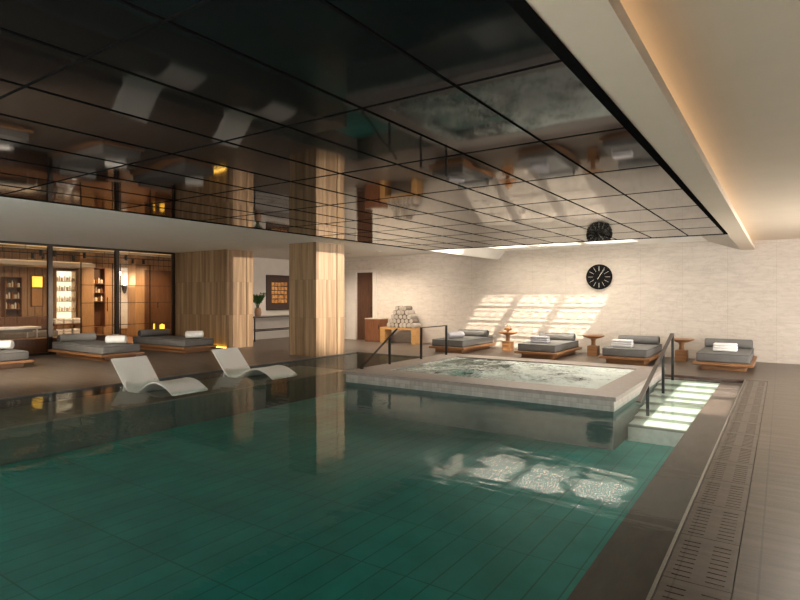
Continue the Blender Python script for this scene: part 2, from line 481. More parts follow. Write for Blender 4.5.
# ceilings
CX0, CX1, CZ, CY = -6.82, -.78, 2.56, 11.05
bm = B(CX0, CX1, PY0-1, CY, CZ, CZ+.1)
struct('ceiling_black_panels', bm, BLACKP)
bm = NB(); gz = CZ-.004
gw = .0065
x = CX1 - .58
while x > CX0 + .2:
    box(bm, x-gw, x+gw, PY0-1, CY, gz, CZ+.02); x -= .60
y = 1.27 - 1.222*4
while y < CY - .2:
    box(bm, CX0, CX1, y-gw, y+gw, gz+.001, CZ+.02); y += 1.222
box(bm, CX1-.035, CX1+.02, PY0-1, CY, gz-.004, CZ+.02); box(bm, CX0-.01, CX0+.02, PY0-1, CY, gz-.004, CZ+.02); box(bm, CX0, CX1, CY-.02, CY+.01, gz-.004, CZ+.02)
struct('trim_ceiling_grid', bm, plain('ceiling_grid_black', (.006, .006, .006), 1.0, .1, **{'Specular IOR Level': 0.0}))

def sweep_y(bm, prof, y0, y1):
    """extrude an (x,z) outline along y"""
    a = [bm.verts.new((x, y0, z)) for x, z in prof]; b = [bm.verts.new((x, y1, z)) for x, z in prof]
    n = len(prof)
    for i in range(n): bm.faces.new((a[i], a[(i+1) % n], b[(i+1) % n], b[i]))
    bm.faces.new(a); bm.faces.new(list(reversed(b))); return bm
# soffit over the left deck: flat, then falling to the black panels
bm = sweep_y(NB(), [(XW-.3, 2.83), (-9.0, 2.83), (-8.55, 2.815), (-7.05, 2.58), (-6.9, CZ), (CX0, CZ), (CX0, CZ+.1), (-8.5, 2.95), (XW-.3, 2.95)], PY0-1, YW)
struct('ceiling_soffit', bm, PLASTER)
# skylit tray in front of the stone wall: rising sides, white ceiling with three latticed skylights
TZ = 2.80
HOLES = [(-6.50, -5.44), (-5.27, -4.13), (-3.97, -2.83)]
HY0, HY1 = 12.10, 14.30
struct('ceiling_skylight_tray', slab_holes(-6.25-.4, -1.45+.2, CY+.02, YW, TZ, TZ+.06, [(a, b, HY0, HY1) for a, b in HOLES]), TRAY)
bm = sweep_y(NB(), [(CX0, CZ), (CX0, TZ+.06), (-6.62, TZ+.06), (-6.62, TZ-.02)], CY, YW)
sweep_y(bm, [(CX1, CZ), (-1.45, TZ), (-1.45, TZ+.06), (CX1, TZ+.06)], CY, YW)
box(bm, CX0, CX1, CY, CY+.02, CZ, TZ+.06)
struct('ceiling_tray_sides', bm, PLASTER)
for k, (a, b) in enumerate(HOLES):
    bm = NB(); L, W = HY1-HY0, b-a
    zc0, zc1 = TZ+.04, TZ+.075
    for (p, q, r_, s_) in ((a, b, HY0, HY0+.04), (a, b, HY1-.04, HY1), (a, a+.03, HY0, HY1), (b-.03, b, HY0, HY1)): box(bm, p, q, r_, s_, zc0, zc1)
    box(bm, (a+b)/2-.014, (a+b)/2+.014, HY0, HY1, zc0, zc1)
    rows, cols = 8, 4
    for j in range(1, rows):
        y = HY0 + L*j/rows; box(bm, a, b, y-.018, y+.018, zc0, zc1)
    for c in range(1, cols):
        xx = a + W*c/cols; box(bm, xx-.011, xx+.011, HY0, HY1, zc0+.005, zc1-.005)
    # small square frets inside alternate cells
    for j in range(rows):
        ya, yb = HY0+L*j/rows, HY0+L*(j+1)/rows
        for c in range(cols):
            xa, xb = a+W*c/cols, a+W*(c+1)/cols
            for (p, q, r_, s_) in ((xa+.06, xb-.06, ya+.065, ya+.092), (xa+.06, xb-.06, yb-.092, yb-.065), (xa+.06, xa+.08, ya+.092, yb-.092), (xb-.08, xb-.06, ya+.092, yb-.092)): box(bm, p, q, r_, s_, zc0+.01, zc1-.01)
    pane = B(a+.001, b-.001, HY0+.001, HY1-.001, TZ+.076, TZ+.082)
    o = struct('window_skylight', bm, plain('lattice_white', (.6, .58, .54), .6, .05))
    obj('pane', pane, SKYGLASS, o)
# right: dropped ledge with a hidden light strip, raised cove ceiling beyond
struct('trim_cove_ledge', B(CX1+.0, -.515, PY0-1, YW, CZ, 2.635), COVE)
CH = [(.26, 1.24, 6.5, 7.9), (.26, 1.24, 8.05, 9.5)]  # invented skylights out of view, letting sun onto the steps and ledge
struct('ceiling_cove', slab_holes(-1.2, XR+.2, PY0-1, YW, 2.765, 2.87, CH), COVE)
for a, b, c, e in CH:
    bm = NB()
    for (p, q, r_, s_) in ((a, b, c, c+.04), (a, b, e-.04, e), (a, a+.04, c+.04, e-.04), (b-.04, b, c+.04, e-.04)): box(bm, p, q, r_, s_, 2.80, 2.85)
    o = struct('window_cove_skylight', bm, BRONZE); obj('pane', B(a, b, c, e, 2.851, 2.857), SKYGLASS, o)
struct('ceiling_cove_back', B(CX1-.05, CX1+.02, PY0-1, CY, CZ+.05, 2.87), COVE)
o = obj('cove_light_strip', B(-.625, -.595, PY0-.5, YW-.05, 2.637, 2.650), emit('cove_led', (1, .72, .42), 4.0))
tag(o, 'hidden warm light strip along the top of the ceiling ledge', 'light strip')
# roof over the black ceiling so daylight enters only through the openings
struct('roof', B(XW-.3, CX1, PY0-1.2, CY-.05, 2.97, 3.0), PLASTER)

# columns
def column(name, x0, x1, y0, y1, groove_y, label):
    bm = NB(); z1 = 2.83
    g = .018
    box(bm, x0, x1, y0, y1, 0, z1)
    for f in list(bm.faces):
        if f.calc_center_median().x > x1-1e-4: bm.faces.remove(f)
    # +X face with a recessed groove
    ys = [y0, groove_y-g, groove_y+g, y1]
    def q(ya, yb, xa, xb): poly(bm, [(xa, ya, 0), (xb, yb, 0), (xb, yb, z1), (xa, ya, z1)])
    q(ys[0], ys[1], x1, x1); q(ys[1], ys[1], x1, x1-.03); q(ys[1], ys[2], x1-.03, x1-.03); q(ys[2], ys[2], x1-.03, x1); q(ys[2], ys[3], x1, x1)
    bmesh.ops.remove_doubles(bm, verts=bm.verts, dist=1e-5)
    return struct(name, bm, COLM)
column('column_1', -10.38, -9.45, 10.2, 11.27, 10.98, '')
column('column_2', XW-.2, -13.02, 10.38, 11.32, 11.08, '')

# ------------------------------------------------------------------ glazed front and lounge behind it
gl = [1.55, 3.3, 5.05, 6.80, 8.55, 10.35]
for i, (a, b) in enumerate(zip(gl, gl[1:])):
    fr = NB()
    box(fr, XW-.06, XW+.04, a, a+.05, 0, 2.83); box(fr, XW-.06, XW+.04, b-.05, b, 0, 2.83)
    box(fr, XW-.06, XW+.04, a+.05, b-.05, 2.77, 2.83); box(fr, XW-.06, XW+.04, a+.05, b-.05, 0, .06)
    o = struct('window_lounge', fr, BRONZE)
    obj('pane', B(XW-.015, XW-.007, a+.05, b-.05, .06, 2.77), CLEAR, o)
RX = -20.2
struct('floor_lounge', B(RX-.2, XW-.3, 1.5, 15.2, -.3, 0), wood('lounge_floor', (.13, .06, .03), (.24, .12, .06), 'Y'))
struct('ceiling_lounge', B(RX-.2, XW-.1, 1.5, 15.2, 3.0, 3.1), plain('lounge_ceiling', (.22, .145, .08), .7, .05, 3))
bm = NB()
box(bm, RX-.2, RX, 1.5, 15.2, 0, 3.0); box(bm, RX, XW-.1, 1.45, 1.55, 0, 3.0); box(bm, RX, XW-.3, 15.1, 15.2, 0, 3.0)
struct('wall_lounge', bm, WALLWOOD)
bm = NB()
for i in range(46):
    y = 4.0 + i*.22; box(bm, RX, RX+.012, y, y+.012, 0, 3.0)
struct('trim_lounge_panel_joint', bm, DARKWOOD)

# lounge joinery (structure) and what stands in it
struct('wall_lounge_pier', B(RX, RX+.5, 9.60, 10.06, 0, 3.0, .005), WALLWOOD)
struct('wall_lounge_end_pier', B(RX, RX+.5, 11.56, 11.92, 0, 3.0, .005), WALLWOOD)
bm = NB(); box(bm, RX, RX+.05, 11.14, 11.52, .3, 2.55, .005)
struct('wall_marble_strip', bm, MARBLE)
d = struct('door_2', B(RX+.01, RX+.06, 10.64, 11.02, 0, 2.5, .004), WALLWOOD)
bm = NB(); cyl(bm, (RX+.11, 10.74, 1.2), .014, .5, 'Z', 12); box(bm, RX+.06, RX+.11, 10.73, 10.75, 1.0, 1.02); box(bm, RX+.06, RX+.11, 10.73, 10.75, 1.38, 1.40)
obj('door_handle', bm, BRONZE, d)
d = struct('door_3', B(RX+.01, RX+.06, 11.98, 13.4, 0, 2.5, .004), DARKWOOD)
bm = NB(); cyl(bm, (RX+.10, 12.72, 1.15), .016, .22, 'Z', 12); box(bm, RX+.05, RX+.10, 12.71, 12.73, 1.08, 1.1); box(bm, RX+.05, RX+.10, 12.71, 12.73, 1.2, 1.22)
obj('door_handle', bm, BRONZE, d)

def shelf_unit(label, y0, y1, z0, z1, levels, backmat, bodymat, depth=.3):
    t = thing('display_shelf', label, 'shelf', (RX+.005, y0, z0))
    w, h = y1-y0, z1-z0
    bm = NB(); box(bm, 0, depth, 0, .025, 0, h, .003); box(bm, 0, depth, w-.025, w, 0, h, .003); box(bm, 0, depth, .025, w-.025, h-.025, h, .003); box(bm, 0, depth, .025, w-.025, 0, .025, .003)
    obj('body', bm, bodymat, t)
    obj('back_panel', B(0, .012, .025, w-.025, .025, h-.025), backmat, t)
    for z in levels: obj('shelf_board', B(.012, depth-.01, .025, w-.025, z-z0-.022, z-z0, .003), bodymat, t)
    return t
bprof = [[(.028, 0), (.03, .01), (.03, .11), (.012, .14), (.012, .18)], [(.038, 0), (.04, .01), (.04, .10), (.03, .12), (.03, .13)], [(.022, 0), (.024, .008), (.024, .15), (.01, .17), (.01, .2)]]
bmesh_cache = {}
def bottle(x, y, z, kind, label, group):
    if kind not in bmesh_cache:
        o = obj('bottle', lathe(NB(), bprof[kind], 12), BOTTLE[kind], smooth=True); bmesh_cache[kind] = o.data
    else:
        o = bpy.data.objects.new('bottle', bmesh_cache[kind]); C.objects.link(o)
    o.location = (x, y, z+.002); tag(o, label, 'bottle', group); return o
KN = ['amber bottle', 'squat pale jar', 'tall cream bottle']
LV = {0: 'top', 1: 'second', 2: 'third', 3: 'bottom'}
# bright shelves seen in the middle bay
lv = [2.0, 1.68, 1.32, .98]
shelf_unit('brightly lit shelf unit full of pale bottles behind middle glass pane', 8.92, 9.56, .72, 2.36, lv, SHELFG, plain('pale_shelf_wood', (.55, .42, .28), .5, .1))
for li, z in enumerate(lv):
    for k in range(7):
        bottle(RX+.2, 8.995+k*.082, z, 2 if k % 2 else 1, '%s from left on the %s board of the bright shelf unit' % (ORD[k] + (' tall cream bottle' if k % 2 else ' squat pale jar'), LV[li]) if False else
               '%s, %s from left on %s board of bright shelf unit' % (KN[2 if k % 2 else 1], ORD[k], LV[li]), 'bottles on the bright shelf unit')
lv = [1.78, 1.42, 1.10]
shelf_unit('dark brown shelf unit with amber bottles behind leftmost glass pane', 7.44, 7.92, .75, 2.1, lv, DARKWOOD, WALNUT)
for li, z in enumerate(lv):
    for k in range(5):
        bottle(RX+.2, 7.51+k*.085, z, (0, 1, 2)[(k+li) % 3], '%s, %s from left on %s board of dark brown shelf unit' % (KN[(k+li) % 3], ORD[k], ('top', 'middle', 'bottom')[li]), 'bottles on the dark shelf unit')
lv = [1.95, 1.62, 1.32]
shelf_unit('tall dark niche cabinet with bottles beside slim wooden door', 10.12, 10.56, .4, 2.5, lv, DARKWOOD, WALNUT)
for li, z in enumerate(lv):
    for k in range(4):
        bottle(RX+.2, 10.19+k*.095, z, (1, 0, 2)[(k+li) % 3], '%s, %s from left on %s board of niche cabinet' % (KN[(1, 0, 2)[(k+li) % 3]], ORD[k], ('top', 'middle', 'bottom')[li]), 'bottles in the niche cabinet')
t = thing('amber_panel', 'amber backlit panel on lounge wall behind leftmost glass pane', 'light panel', (RX+.005, 8.28, 1.15))
bm = NB(); box(bm, 0, .06, 0, .36, 0, .03); box(bm, 0, .06, 0, .36, .99, 1.02); box(bm, 0, .06, 0, .02, .03, .99); box(bm, 0, .06, .34, .36, .03, .99); box(bm, 0, .05, .02, .34, .60, .625)
obj('frame', bm, WALNUT, t); obj('glowing_pane', B(0, .03, .02, .34, .64, .99), AMBER, t); obj('wood_pane', B(0, .03, .02, .34, .03, .60), OAKB, t)
bm = NB(); box(bm, RX, RX+1.5, 3.0, 9.60, 2.44, 2.56, .01); struct('ceiling_lounge_bulkhead', bm, plain('bulkhead_white', (.66, .60, .52), .6, .02))
o = obj('cove_light_strip', B(RX+1.40, RX+1.46, 3.1, 9.5, 2.56, 2.58), WARMG); tag(o, 'warm light strip on top of the pale lounge bulkhead', 'light strip')
t = thing('bronze_screen', 'open dark bronze grid screen standing inside the glazed front', 'screen', (-17.2, 8.4, 0))
bm = NB()
for z in (.6, 1.29, 1.83, 2.5): box(bm, -.012, .012, 0, 3.1, z-.009, z+.009)
obj('rail', bm, BRONZE, t)
for y in (0, .95, 1.2, 2.2, 3.1): obj('upright', B(-.014, .014, y-.012, y+.012, 0, 2.52), BRONZE, t)
# sconce
t = thing('wall_sconce', 'glowing curved wall sconce on white marble strip', 'lamp', (RX+.055, 11.33, 1.85))
bm = NB(); cyl(bm, (.02, 0, 0), .06, .03, 'X', 20); bar(bm, (.03, 0, 0), (.1, 0, 0), .025, .025)
obj('wall_plate', bm, BRONZE, t)
obj('lamp_tube', cyl(NB(), (.12, 0, .16), .035, .4, 'Z', 16), emit('sconce_glow', (1, .85, .65), 4), t)
bm = lathe(NB(), [(.02, -.26), (.05, -.22), (.085, -.10), (.10, .02), (.095, .02), (.08, -.10), (.04, -.2)], 20, (.12, 0, 0)); obj('holder', bm, BRONZE, t, smooth=True)
# candle lanterns on a low plinth in front of the dark door
o = obj('plinth', B(-18.85, -18.35, 11.5, 12.2, 0, .28, .01), WALNUT); tag(o, 'low dark wooden plinth under the two candle lanterns', 'plinth')
for (y, w_, h_, nm) in ((11.62, .07, .30, 'slim'), (11.93, .24, .24, 'wide')):
    t = thing('candle_lantern', nm + ' glowing yellow candle lantern on the low plinth behind glass', 'lantern', (-18.6, y, .28), 0, 'candle lanterns')
    bm = NB(); box(bm, -.06, .06, -w_/2-.01, w_/2+.01, 0, .015)
    for a in (-.055, .055):
        for b in (-w_/2, w_/2): box(bm, a-.005, a+.005, b-.005, b+.005, .015, h_)
    box(bm, -.06, .06, -w_/2-.01, w_/2+.01, h_, h_+.012)
    obj('frame', bm, BRONZE, t); obj('candle', lathe(NB(), [(w_*.34, .015), (w_*.36, .02), (w_*.36, h_*.75), (w_*.1, h_*.78), (w_*.04, h_*.9)], 14), CANDLE, t)
# counter table, sofa, towel table, window bench
t = thing('counter_table', 'long pale counter table with slim legs behind leftmost glass pane', 'table', (-17.6, 5.6, 0))
obj('tabletop', B(-.35, .35, -1.9, 1.75, .58, .64, .01), MARBLE, t)
for a in (-.3, .3):
    for b in (-1.8, -.1, 1.65): obj('leg', B(a-.02, a+.02, b-.02, b+.02, 0, .58), STEEL, t)
obj('apron', B(-.3, .3, -1.7, 1.55, .50, .58), GREYF, t)
t = thing('lounge_sofa', 'dark brown sofa with slim back rail behind pale counter table', 'sofa', (-19.2, 7.2, 0))
obj('seat', B(-.4, .4, -1.3, 1.3, .22, .42, .04), GREYF, t); obj('backrest', B(-.4, -.28, -1.3, 1.3, .42, .86, .03), DARKWOOD, t)
for a in (-.36, .36):
    for b in (-1.2, 1.2): obj('leg', B(a-.03, a+.03, b-.03, b+.03, 0, .22), DARKWOOD, t)
t = thing('towel_table', 'two tier towel table under the bright shelf unit', 'table', (-19.3, 8.95, 0))
obj('tabletop', B(-.25, .25, -.45, .4, .56, .60, .006), WALNUT, t); obj('shelf_board', B(-.25, .25, -.45, .4, .22, .25, .006), WALNUT, t)
for a in (-.22, .22):
    for b in (-.42, .37): obj('leg', B(a-.02, a+.02, b-.02, b+.02, 0, .56), WALNUT, t)
for lvl, z in (('upper', .60), ('lower', .25)):
    for k in range(3):
        for j in range(2):
            o = obj('folded_towel', B(-.19, .19, -.115, .115, 0, .085, .03, 3), WHITET, loc=(-19.3, 8.66+k*.28, z+.002+.088*j))
            tag(o, '%s white folded towel of %s stack on %s tier of towel table' % (('bottom', 'top')[j], ('left', 'middle', 'right')[k], lvl), 'towel', 'folded towels in the lounge')
o = obj('window_bench', B(-16.35, -15.75, 3.0, 8.45, 0, .40, .01), WALNUT); tag(o, 'long low walnut bench running inside the glazed front', 'bench')
# ceiling strips and track lights in the lounge
for k, x in enumerate((-16.6, -18.2, -19.6)):
    o = obj('ceiling_light_strip', B(x-.06, x+.06, 2.0, 14.5, 2.975, 3.0), WARMG); tag(o, 'warm light strip on lounge ceiling, ' + ('nearest the glass', 'in the middle', 'nearest the back wall')[k], 'light strip', 'lounge ceiling light strips')
for k, (x, ys) in enumerate(((-17.4, (6.2, 7.4, 7.75, 8.6, 9.9)), (-18.9, (7.8, 8.1, 9.0, 11.0, 11.4)))):
    t = thing('track_light', 'dark ceiling track with spot heads, ' + ('the one nearer the glass', 'the one nearer the shelves')[k], 'track light', (x, 0, 2.8))
    bm = NB(); box(bm, -.02, .02, 3, 12.6, 0, .03)
    for y in (4, 7, 10, 12): box(bm, -.006, .006, y-.006, y+.006, .03, .2)
    obj('track', bm, BLACKM, t)
    for y in ys: obj('spot_head', cyl(NB(), (0, y, -.08), .045, .16, 'Z', 14), BLACKM, t)

# ------------------------------------------------------------------ daybeds and towels
def daybed(label, loc, rz, W, L, group, bol=.92):
    t = thing('daybed', label, 'daybed', loc, rz, group)
    bm = B(-W/2+.10, W/2-.10, -L/2+.10, L/2-.10, 0, .10, .004); obj('plinth', bm, TEAKX, t)
    obj('wood_platform', B(-W/2-.03, W/2+.03, -L/2-.03, L/2+.03, .10, .155, .006), TEAKX, t)
    m = obj('mattress', B(-W/2+.03, W/2-.03, -L/2+.03, L/2-.03, .155, .345, .028, 4), GREYF, t, smooth=True)
    bm = NB()
    for z in (.178, .322):
        a, b = W/2-.031, L/2-.031
        c = [(-a, -b, z), (a, -b, z), (a, b, z), (-a, b, z)]
        for i in range(4): bar(bm, c[i], c[(i+1) % 4], .009, .009)
    obj('piping', bm, GREYP, m)
    bw = W*bol
    b = obj('bolster', cyl(NB(), (0, L/2-.36, .345+.096), .1, bw, 'X', 28, bev=.025), GREYF, t, smooth=True)
    bm = NB()
    for s in (-1, 1): obj('end_seam', cyl(NB(), (s*(bw/2-.006), L/2-.36, .345+.096), .083, .016, 'X', 24), GREYP, b)
    return t
BY, BL, BW = 13.88, 1.92, 1.0
bl = ['grey daybed by stone wall nearest the door and roll pyramid', 'grey daybed by stone wall in middle of the sunlit patches',
      'grey daybed by stone wall below and right of the clock', 'grey daybed at right end of the stone wall row']
bx = [-7.33, -4.88, -2.87, -.99]
d0 = daybed(bl[0], (bx[0], BY, 0), 0, BW, BL, 'daybeds along the stone wall')
for k in (1, 2, 3): dup(d0, (bx[k], BY, 0), bl[k])
l0 = daybed('grey daybed by the window cut by left picture edge', (-14.35, 4.9, 0), PI/2, .97, 2.5, 'daybeds along the glazed front', .92)
dup(l0, (-14.0, 7.18, 0), 'grey daybed in front of middle glass pane with white towel')
dup(l0, (-14.1, 9.36, 0), 'grey daybed against tan stone block at end of glazing')

def roll(bm, r, L, axis='X'):
    cyl(bm, (0, 0, r), r, L, axis, 24, bev=r*.25); return bm
def rolled_towel(label, loc, rz, mat, r=.085, L=.42, group=None):
    t = thing('rolled_towel', label, 'towel', loc, rz, group)
    bm = roll(NB(), r, L)
    for v in bm.verts: v.co.z = v.co.z*.92 + .004*math.sin(v.co.x*40)
    b = obj('rolled_body', bm, mat, t, smooth=True)
    fl = NB(); n = 9
    for k in range(n):   # loose outer flap of the roll
        a0 = -PI*.15 + PI*.55*k/n; a1 = -PI*.15 + PI*.55*(k+1)/n
        ro = r*1.045
        pts = [(-L/2+.015, ro*math.cos(a0), r*.92+ro*.92*math.sin(a0)), (L/2-.015, ro*math.cos(a0), r*.92+ro*.92*math.sin(a0)), (L/2-.015, ro*math.cos(a1), r*.92+ro*.92*math.sin(a1)), (-L/2+.015, ro*math.cos(a1), r*.92+ro*.92*math.sin(a1))]
        poly(fl, pts)
    bmesh.ops.remove_doubles(fl, verts=fl.verts, dist=1e-5)
    bmesh.ops.solidify(fl, geom=list(fl.faces), thickness=.006)
    obj('flap', fl, mat, t, smooth=True)
    return t
def folded_towel(label, loc, rz, mat, w=.44, d=.27, group=None):
    t = thing('folded_towel', label, 'towel', loc, rz, group)
    for k in range(3): obj('fold', B(-w/2+.004*k, w/2-.003*k, -d/2, d/2, .052*k, .052*k+.054, .024, 4), mat, t, smooth=True)
    return t
TZm = .354
rolled_towel('grey lilac rolled towel on daybed nearest the door', (-7.38, 13.5, TZm), PI/2-.35, LILACT, .09, .55)
folded_towel('grey lilac folded towel on daybed amid the sunlit patches', (-4.93, 13.35, TZm), .1, LILACT)
folded_towel('pale folded towel on daybed below the clock', (-2.98, 13.3, TZm), .05, plain('pale_lilac_towel', (.60, .57, .57), .95, .08, 60))
folded_towel('white folded towel on daybed at right end of row', (-.98, 13.5, TZm), 0, WHITET)
rolled_towel('white rolled towel on daybed cut by left picture edge', (-13.85, 5.1, TZm), .75, WHITET, .10, .46)
rolled_towel('white rolled towel on daybed before middle glass pane', (-13.3, 7.32, TZm), .75, WHITET, .10, .46)
rolled_towel('white rolled towel on daybed against tan stone block', (-13.3, 9.5, TZm), .75, WHITET, .10, .46)

# ------------------------------------------------------------------ side tables
def side_table(label, loc):
    t = thing('side_table', label, 'side table', loc, 0, 'wooden dish tables by the daybeds')
    obj('base', B(-.125, .125, -.125, .125, 0, .25, .012), TEAKX, t)
    obj('stem', lathe(NB(), [(.075, .25), (.055, .27), (.05, .36), (.07, .43)], 20), TEAKX, t, smooth=True)
    obj('dish_top', lathe(NB(), [(.07, .42), (.12, .43), (.24, .475), (.265, .495), (.262, .51), (.235, .508), (.10, .485)], 36), TEAKX, t, smooth=True)
    return t
s0 = side_table('wooden dish side table topped with a small carved bowl', (-6.25, 14.45, 0))
dup(s0, (-3.93, 14.42, 0), 'wooden dish side table directly below the wall clock')
dup(s0, (-1.92, 14.38, 0), 'wooden dish side table between the two daybeds farthest right')
t = thing('carved_bowl', 'small carved wooden bowl with finial standing on side table', 'bowl', (-6.25, 14.45, .487))
obj('bowl', lathe(NB(), [(.05, 0), (.03, .03), (.035, .05), (.11, .09), (.12, .115), (.09, .11)], 24), TEAKX, t, smooth=True)
obj('finial', lathe(NB(), [(.085, .10), (.07, .15), (.03, .17), (.02, .21), (.008, .235)], 18), TEAKX, t, smooth=True)
t = thing('low_table', 'low dark round table between the daybeds at the glazed front', 'side table', (-15.05, 8.27, 0))
obj('base', lathe(NB(), [(.16, 0), (.16, .015), (.03, .03), (.025, .40)], 24), BRONZE, t)
obj('tabletop', lathe(NB(), [(.20, .40), (.25, .415), (.25, .43)], 32), DARKWOOD, t)
o = obj('saucer', lathe(NB(), [(.05, 0), (.09, .02), (.085, .022), (.04, .008)], 20), WHITET, loc=(-15.05, 8.27, .43), smooth=True); tag(o, 'small white saucer on the low dark round table', 'saucer')

# ------------------------------------------------------------------ in-water chaises
def chaise_mesh(W=.66):
    P = [(-1.80, .40), (-1.66, .255), (-1.50, .09), (-1.36, -.05), (-1.28, -.092), (-1.15, -.096), (-1.0, -.085), (-.86, -.02), (-.72, .055), (-.56, .10), (-.42, .105), (-.28, .08), (-.13, .02), (0.0, -.045)]
    # smooth the side profile
    Q = []
    for i in range(len(P)-1):
        p0, p1, p2, p3 = P[max(0, i-1)], P[i], P[i+1], P[min(len(P)-1, i+2)]
        for k in range(4):
            t = k/4
            Q.append(tuple(.5*((2*p1[j]) + (-p0[j]+p2[j])*t + (2*p0[j]-5*p1[j]+4*p2[j]-p3[j])*t*t + (-p0[j]+3*p1[j]-3*p2[j]+p3[j])*t**3) for j in (0, 1)))
    Q.append(P[-1])
    bm = NB(); th = .045; rows = []
    ys = [-W/2, -W/2+.04, -W/4, 0, W/4, W/2-.04, W/2]
    for i, (x, z) in enumerate(Q):
        a = Q[max(0, i-1)]; b = Q[min(len(Q)-1, i+1)]
        d = Vector((b[0]-a[0], 0, b[1]-a[1])).normalized(); n = Vector((-d.z, 0, d.x))
        top, bot = [], []
        for y in ys:
            dish = -.012*(1-(2*y/W)**2)
            e = .012 if abs(abs(y)-W/2) < 1e-6 else 0
            p = Vector((x, y, z)) + n*(dish-e); q = Vector((x, y, z)) - n*(th-e)
            top.append(bm.verts.new(p)); bot.append(bm.verts.new(q))
        rows.append(top + list(reversed(bot)))
    for a, b in zip(rows, rows[1:]):
        m = len(a)
        for i in range(m): bm.faces.new((a[i], a[(i+1) % m], b[(i+1) % m], b[i]))
    bm.faces.new(rows[0]); bm.faces.new(list(reversed(rows[-1])))
    return bm
t = thing('pool_chaise', 'white in-water chaise nearer the camera at left pool edge', 'chaise', (-7.93, 5.60, .0), 0, 'white chaises standing in the shallow water')
shell = obj('shell', chaise_mesh(), RESIN, t, smooth=True)
bm = NB()
for s in (-1, 1): bar(bm, (-1.42, s*.27, .03), (-1.46, s*.30, -.145), .03, .04)
obj('back_leg', bm, RESIN, t)
dup(t, (-7.93, 7.70, .0), 'white in-water chaise farther from the camera near the column')

# ------------------------------------------------------------------ rails
def rail(name, label, x, path, posts, w=.05, mat=RAIL, pm=BLACKM, zb=0.0):
    t = thing(name, label, 'handrail', (x, posts[0][0], zb))
    y0 = posts[0][0]
    bm = NB()
    for a, b in zip(path, path[1:]): bar(bm, (0, a[0]-y0, a[1]-zb), (0, b[0]-y0, b[1]-zb), w, .018)
    obj('top_rail', bm, mat, t)
    for y, zt, z0 in posts: obj('post', B(-.022, .022, y-y0-.014, y-y0+.014, z0-zb, zt-zb), pm, t)
    return t
rail('handrail', 'long sloping handrail descending into the water beside the spa steps', -1.68,
     [(8.45, .0), (11.40, .80), (11.47, .80)], [(9.12, .18, -.6), (10.45, .535, -.23), (11.455, .80, -.18)], .06, zb=-.23)
rail('handrail', 'black sloping handrail with one post on left spa coping', -6.50, [(8.22, .145), (9.42, .83)], [(9.16, .67, .131), (8.27, .165, .131)], .035, BLACKM, zb=.13)
rail('handrail', 'black square arch handrail on left spa coping behind sloping rail', -6.47, [(10.28, .81), (11.42, .81)], [(10.30, .805, .131), (11.40, .805, .131)], .035, BLACKM, zb=.13)

# ------------------------------------------------------------------ cabinet, bench and roll pyramid by the door
t = thing('towel_cabinet', 'small reddish brown wooden cabinet standing beside the doorway', 'cabinet', (-11.08, 14.86, 0))
obj('body', B(-.32, .32, -.2, .2, 0, .74, .005), WALNUT, t)
obj('top', B(-.33, .33, -.21, .21, .74, .765, .004), plain('pale_cabinet_top', (.42, .35, .29), .4, .05), t)
o = obj('door', B(-.30, .30, -.213, -.2, .03, .72, .003), WALNUT, t)
obj('pull', B(.24, .27, -.222, -.213, .42, .56, .003), BRONZE, o)
t = thing('wooden_bench', 'honey coloured slab bench carrying the pyramid of rolls', 'bench', (-10.02, 14.75, 0))
obj('seat', B(-.69, .69, -.2, .2, .43, .50, .005), OAKB, t)
for s in (-1, 1): obj('leg', B(s*.60-.09, s*.60+.09, -.19, .19, 0, .43, .005), OAKB, t)
r = .076; rows = [7, 6, 5, 4, 3]
bm = cyl(NB(), (0, 0, 0), r, .36, 'Y', 22, bev=.02)
pb = None
for j, n in enumerate(rows):
    for k in range(n):
        x = -9.92 + (k-(n-1)/2)*2*r*1.03; z = .502 + r + j*r*1.76
        lab = 'cream rolled towel, %s from left in %s row of pyramid on bench' % (ORD[k], ('bottom', 'second', 'third', 'fourth', 'top')[j])
        if pb is None:
            pb = thing('towel_roll', lab, 'towel', (x, 14.75, z), 0, 'rolled towels in the pyramid')
            b = obj('roll_body', bm, CREAMT, pb, smooth=True)
            e = NB(); cyl(e, (0, -.181, 0), r*.80, .012, 'Y', 20); cyl(e, (0, .181, 0), r*.80, .012, 'Y', 20)
            obj('roll_end', e, CREAME, pb)
        else:
            q = dup(pb, (x, 14.75 + random.uniform(-.015, .015), z), lab); q.rotation_euler = (0, random.uniform(-PI, PI), 0)
            if random.random() < .45: q.children[0].material_slots[0].link = 'OBJECT'; q.children[0].material_slots[0].material = CREAMT2

# ------------------------------------------------------------------ clock
t = thing('wall_clock', 'round black wall clock with pale marks on stone wall', 'clock', (-3.96, YW-.0, 2.0))
R = .325
CLK = plain('matt_black_clock', (.008, .0075, .007), .9, .1, 30, **{'Specular IOR Level': .08})
bm = cyl(NB(), (0, -.022, 0), R, .044, 'Y', 64); obj('case', bm, CLK, t)
bm = NB()
for k in range(12):
    a = k*PI/6; d = Vector((math.sin(a), 0, math.cos(a)))
    bar(bm, tuple(d*R*.48 + Vector((0, -.046, 0))), tuple(d*R*.86 + Vector((0, -.046, 0))), .010, .006)
obj('hour_mark', bm, LEAD, t)
a = math.radians(30); obj('hour_hand', bar(NB(), (-.2*R*math.sin(a), -.052, -.2*R*math.cos(a)), (.42*R*math.sin(a), -.052, .42*R*math.cos(a)), .018, .005), LEAD, t)
a = math.radians(36); obj('minute_hand', bar(NB(), (-.22*R*math.sin(a), -.057, -.22*R*math.cos(a)), (.74*R*math.sin(a), -.057, .74*R*math.cos(a)), .012, .005), LEAD, t)
bm = NB(); n = 64
outer = [(R*1.015*math.cos(2*PI*i/n), R*1.015*math.sin(2*PI*i/n)) for i in range(n)]
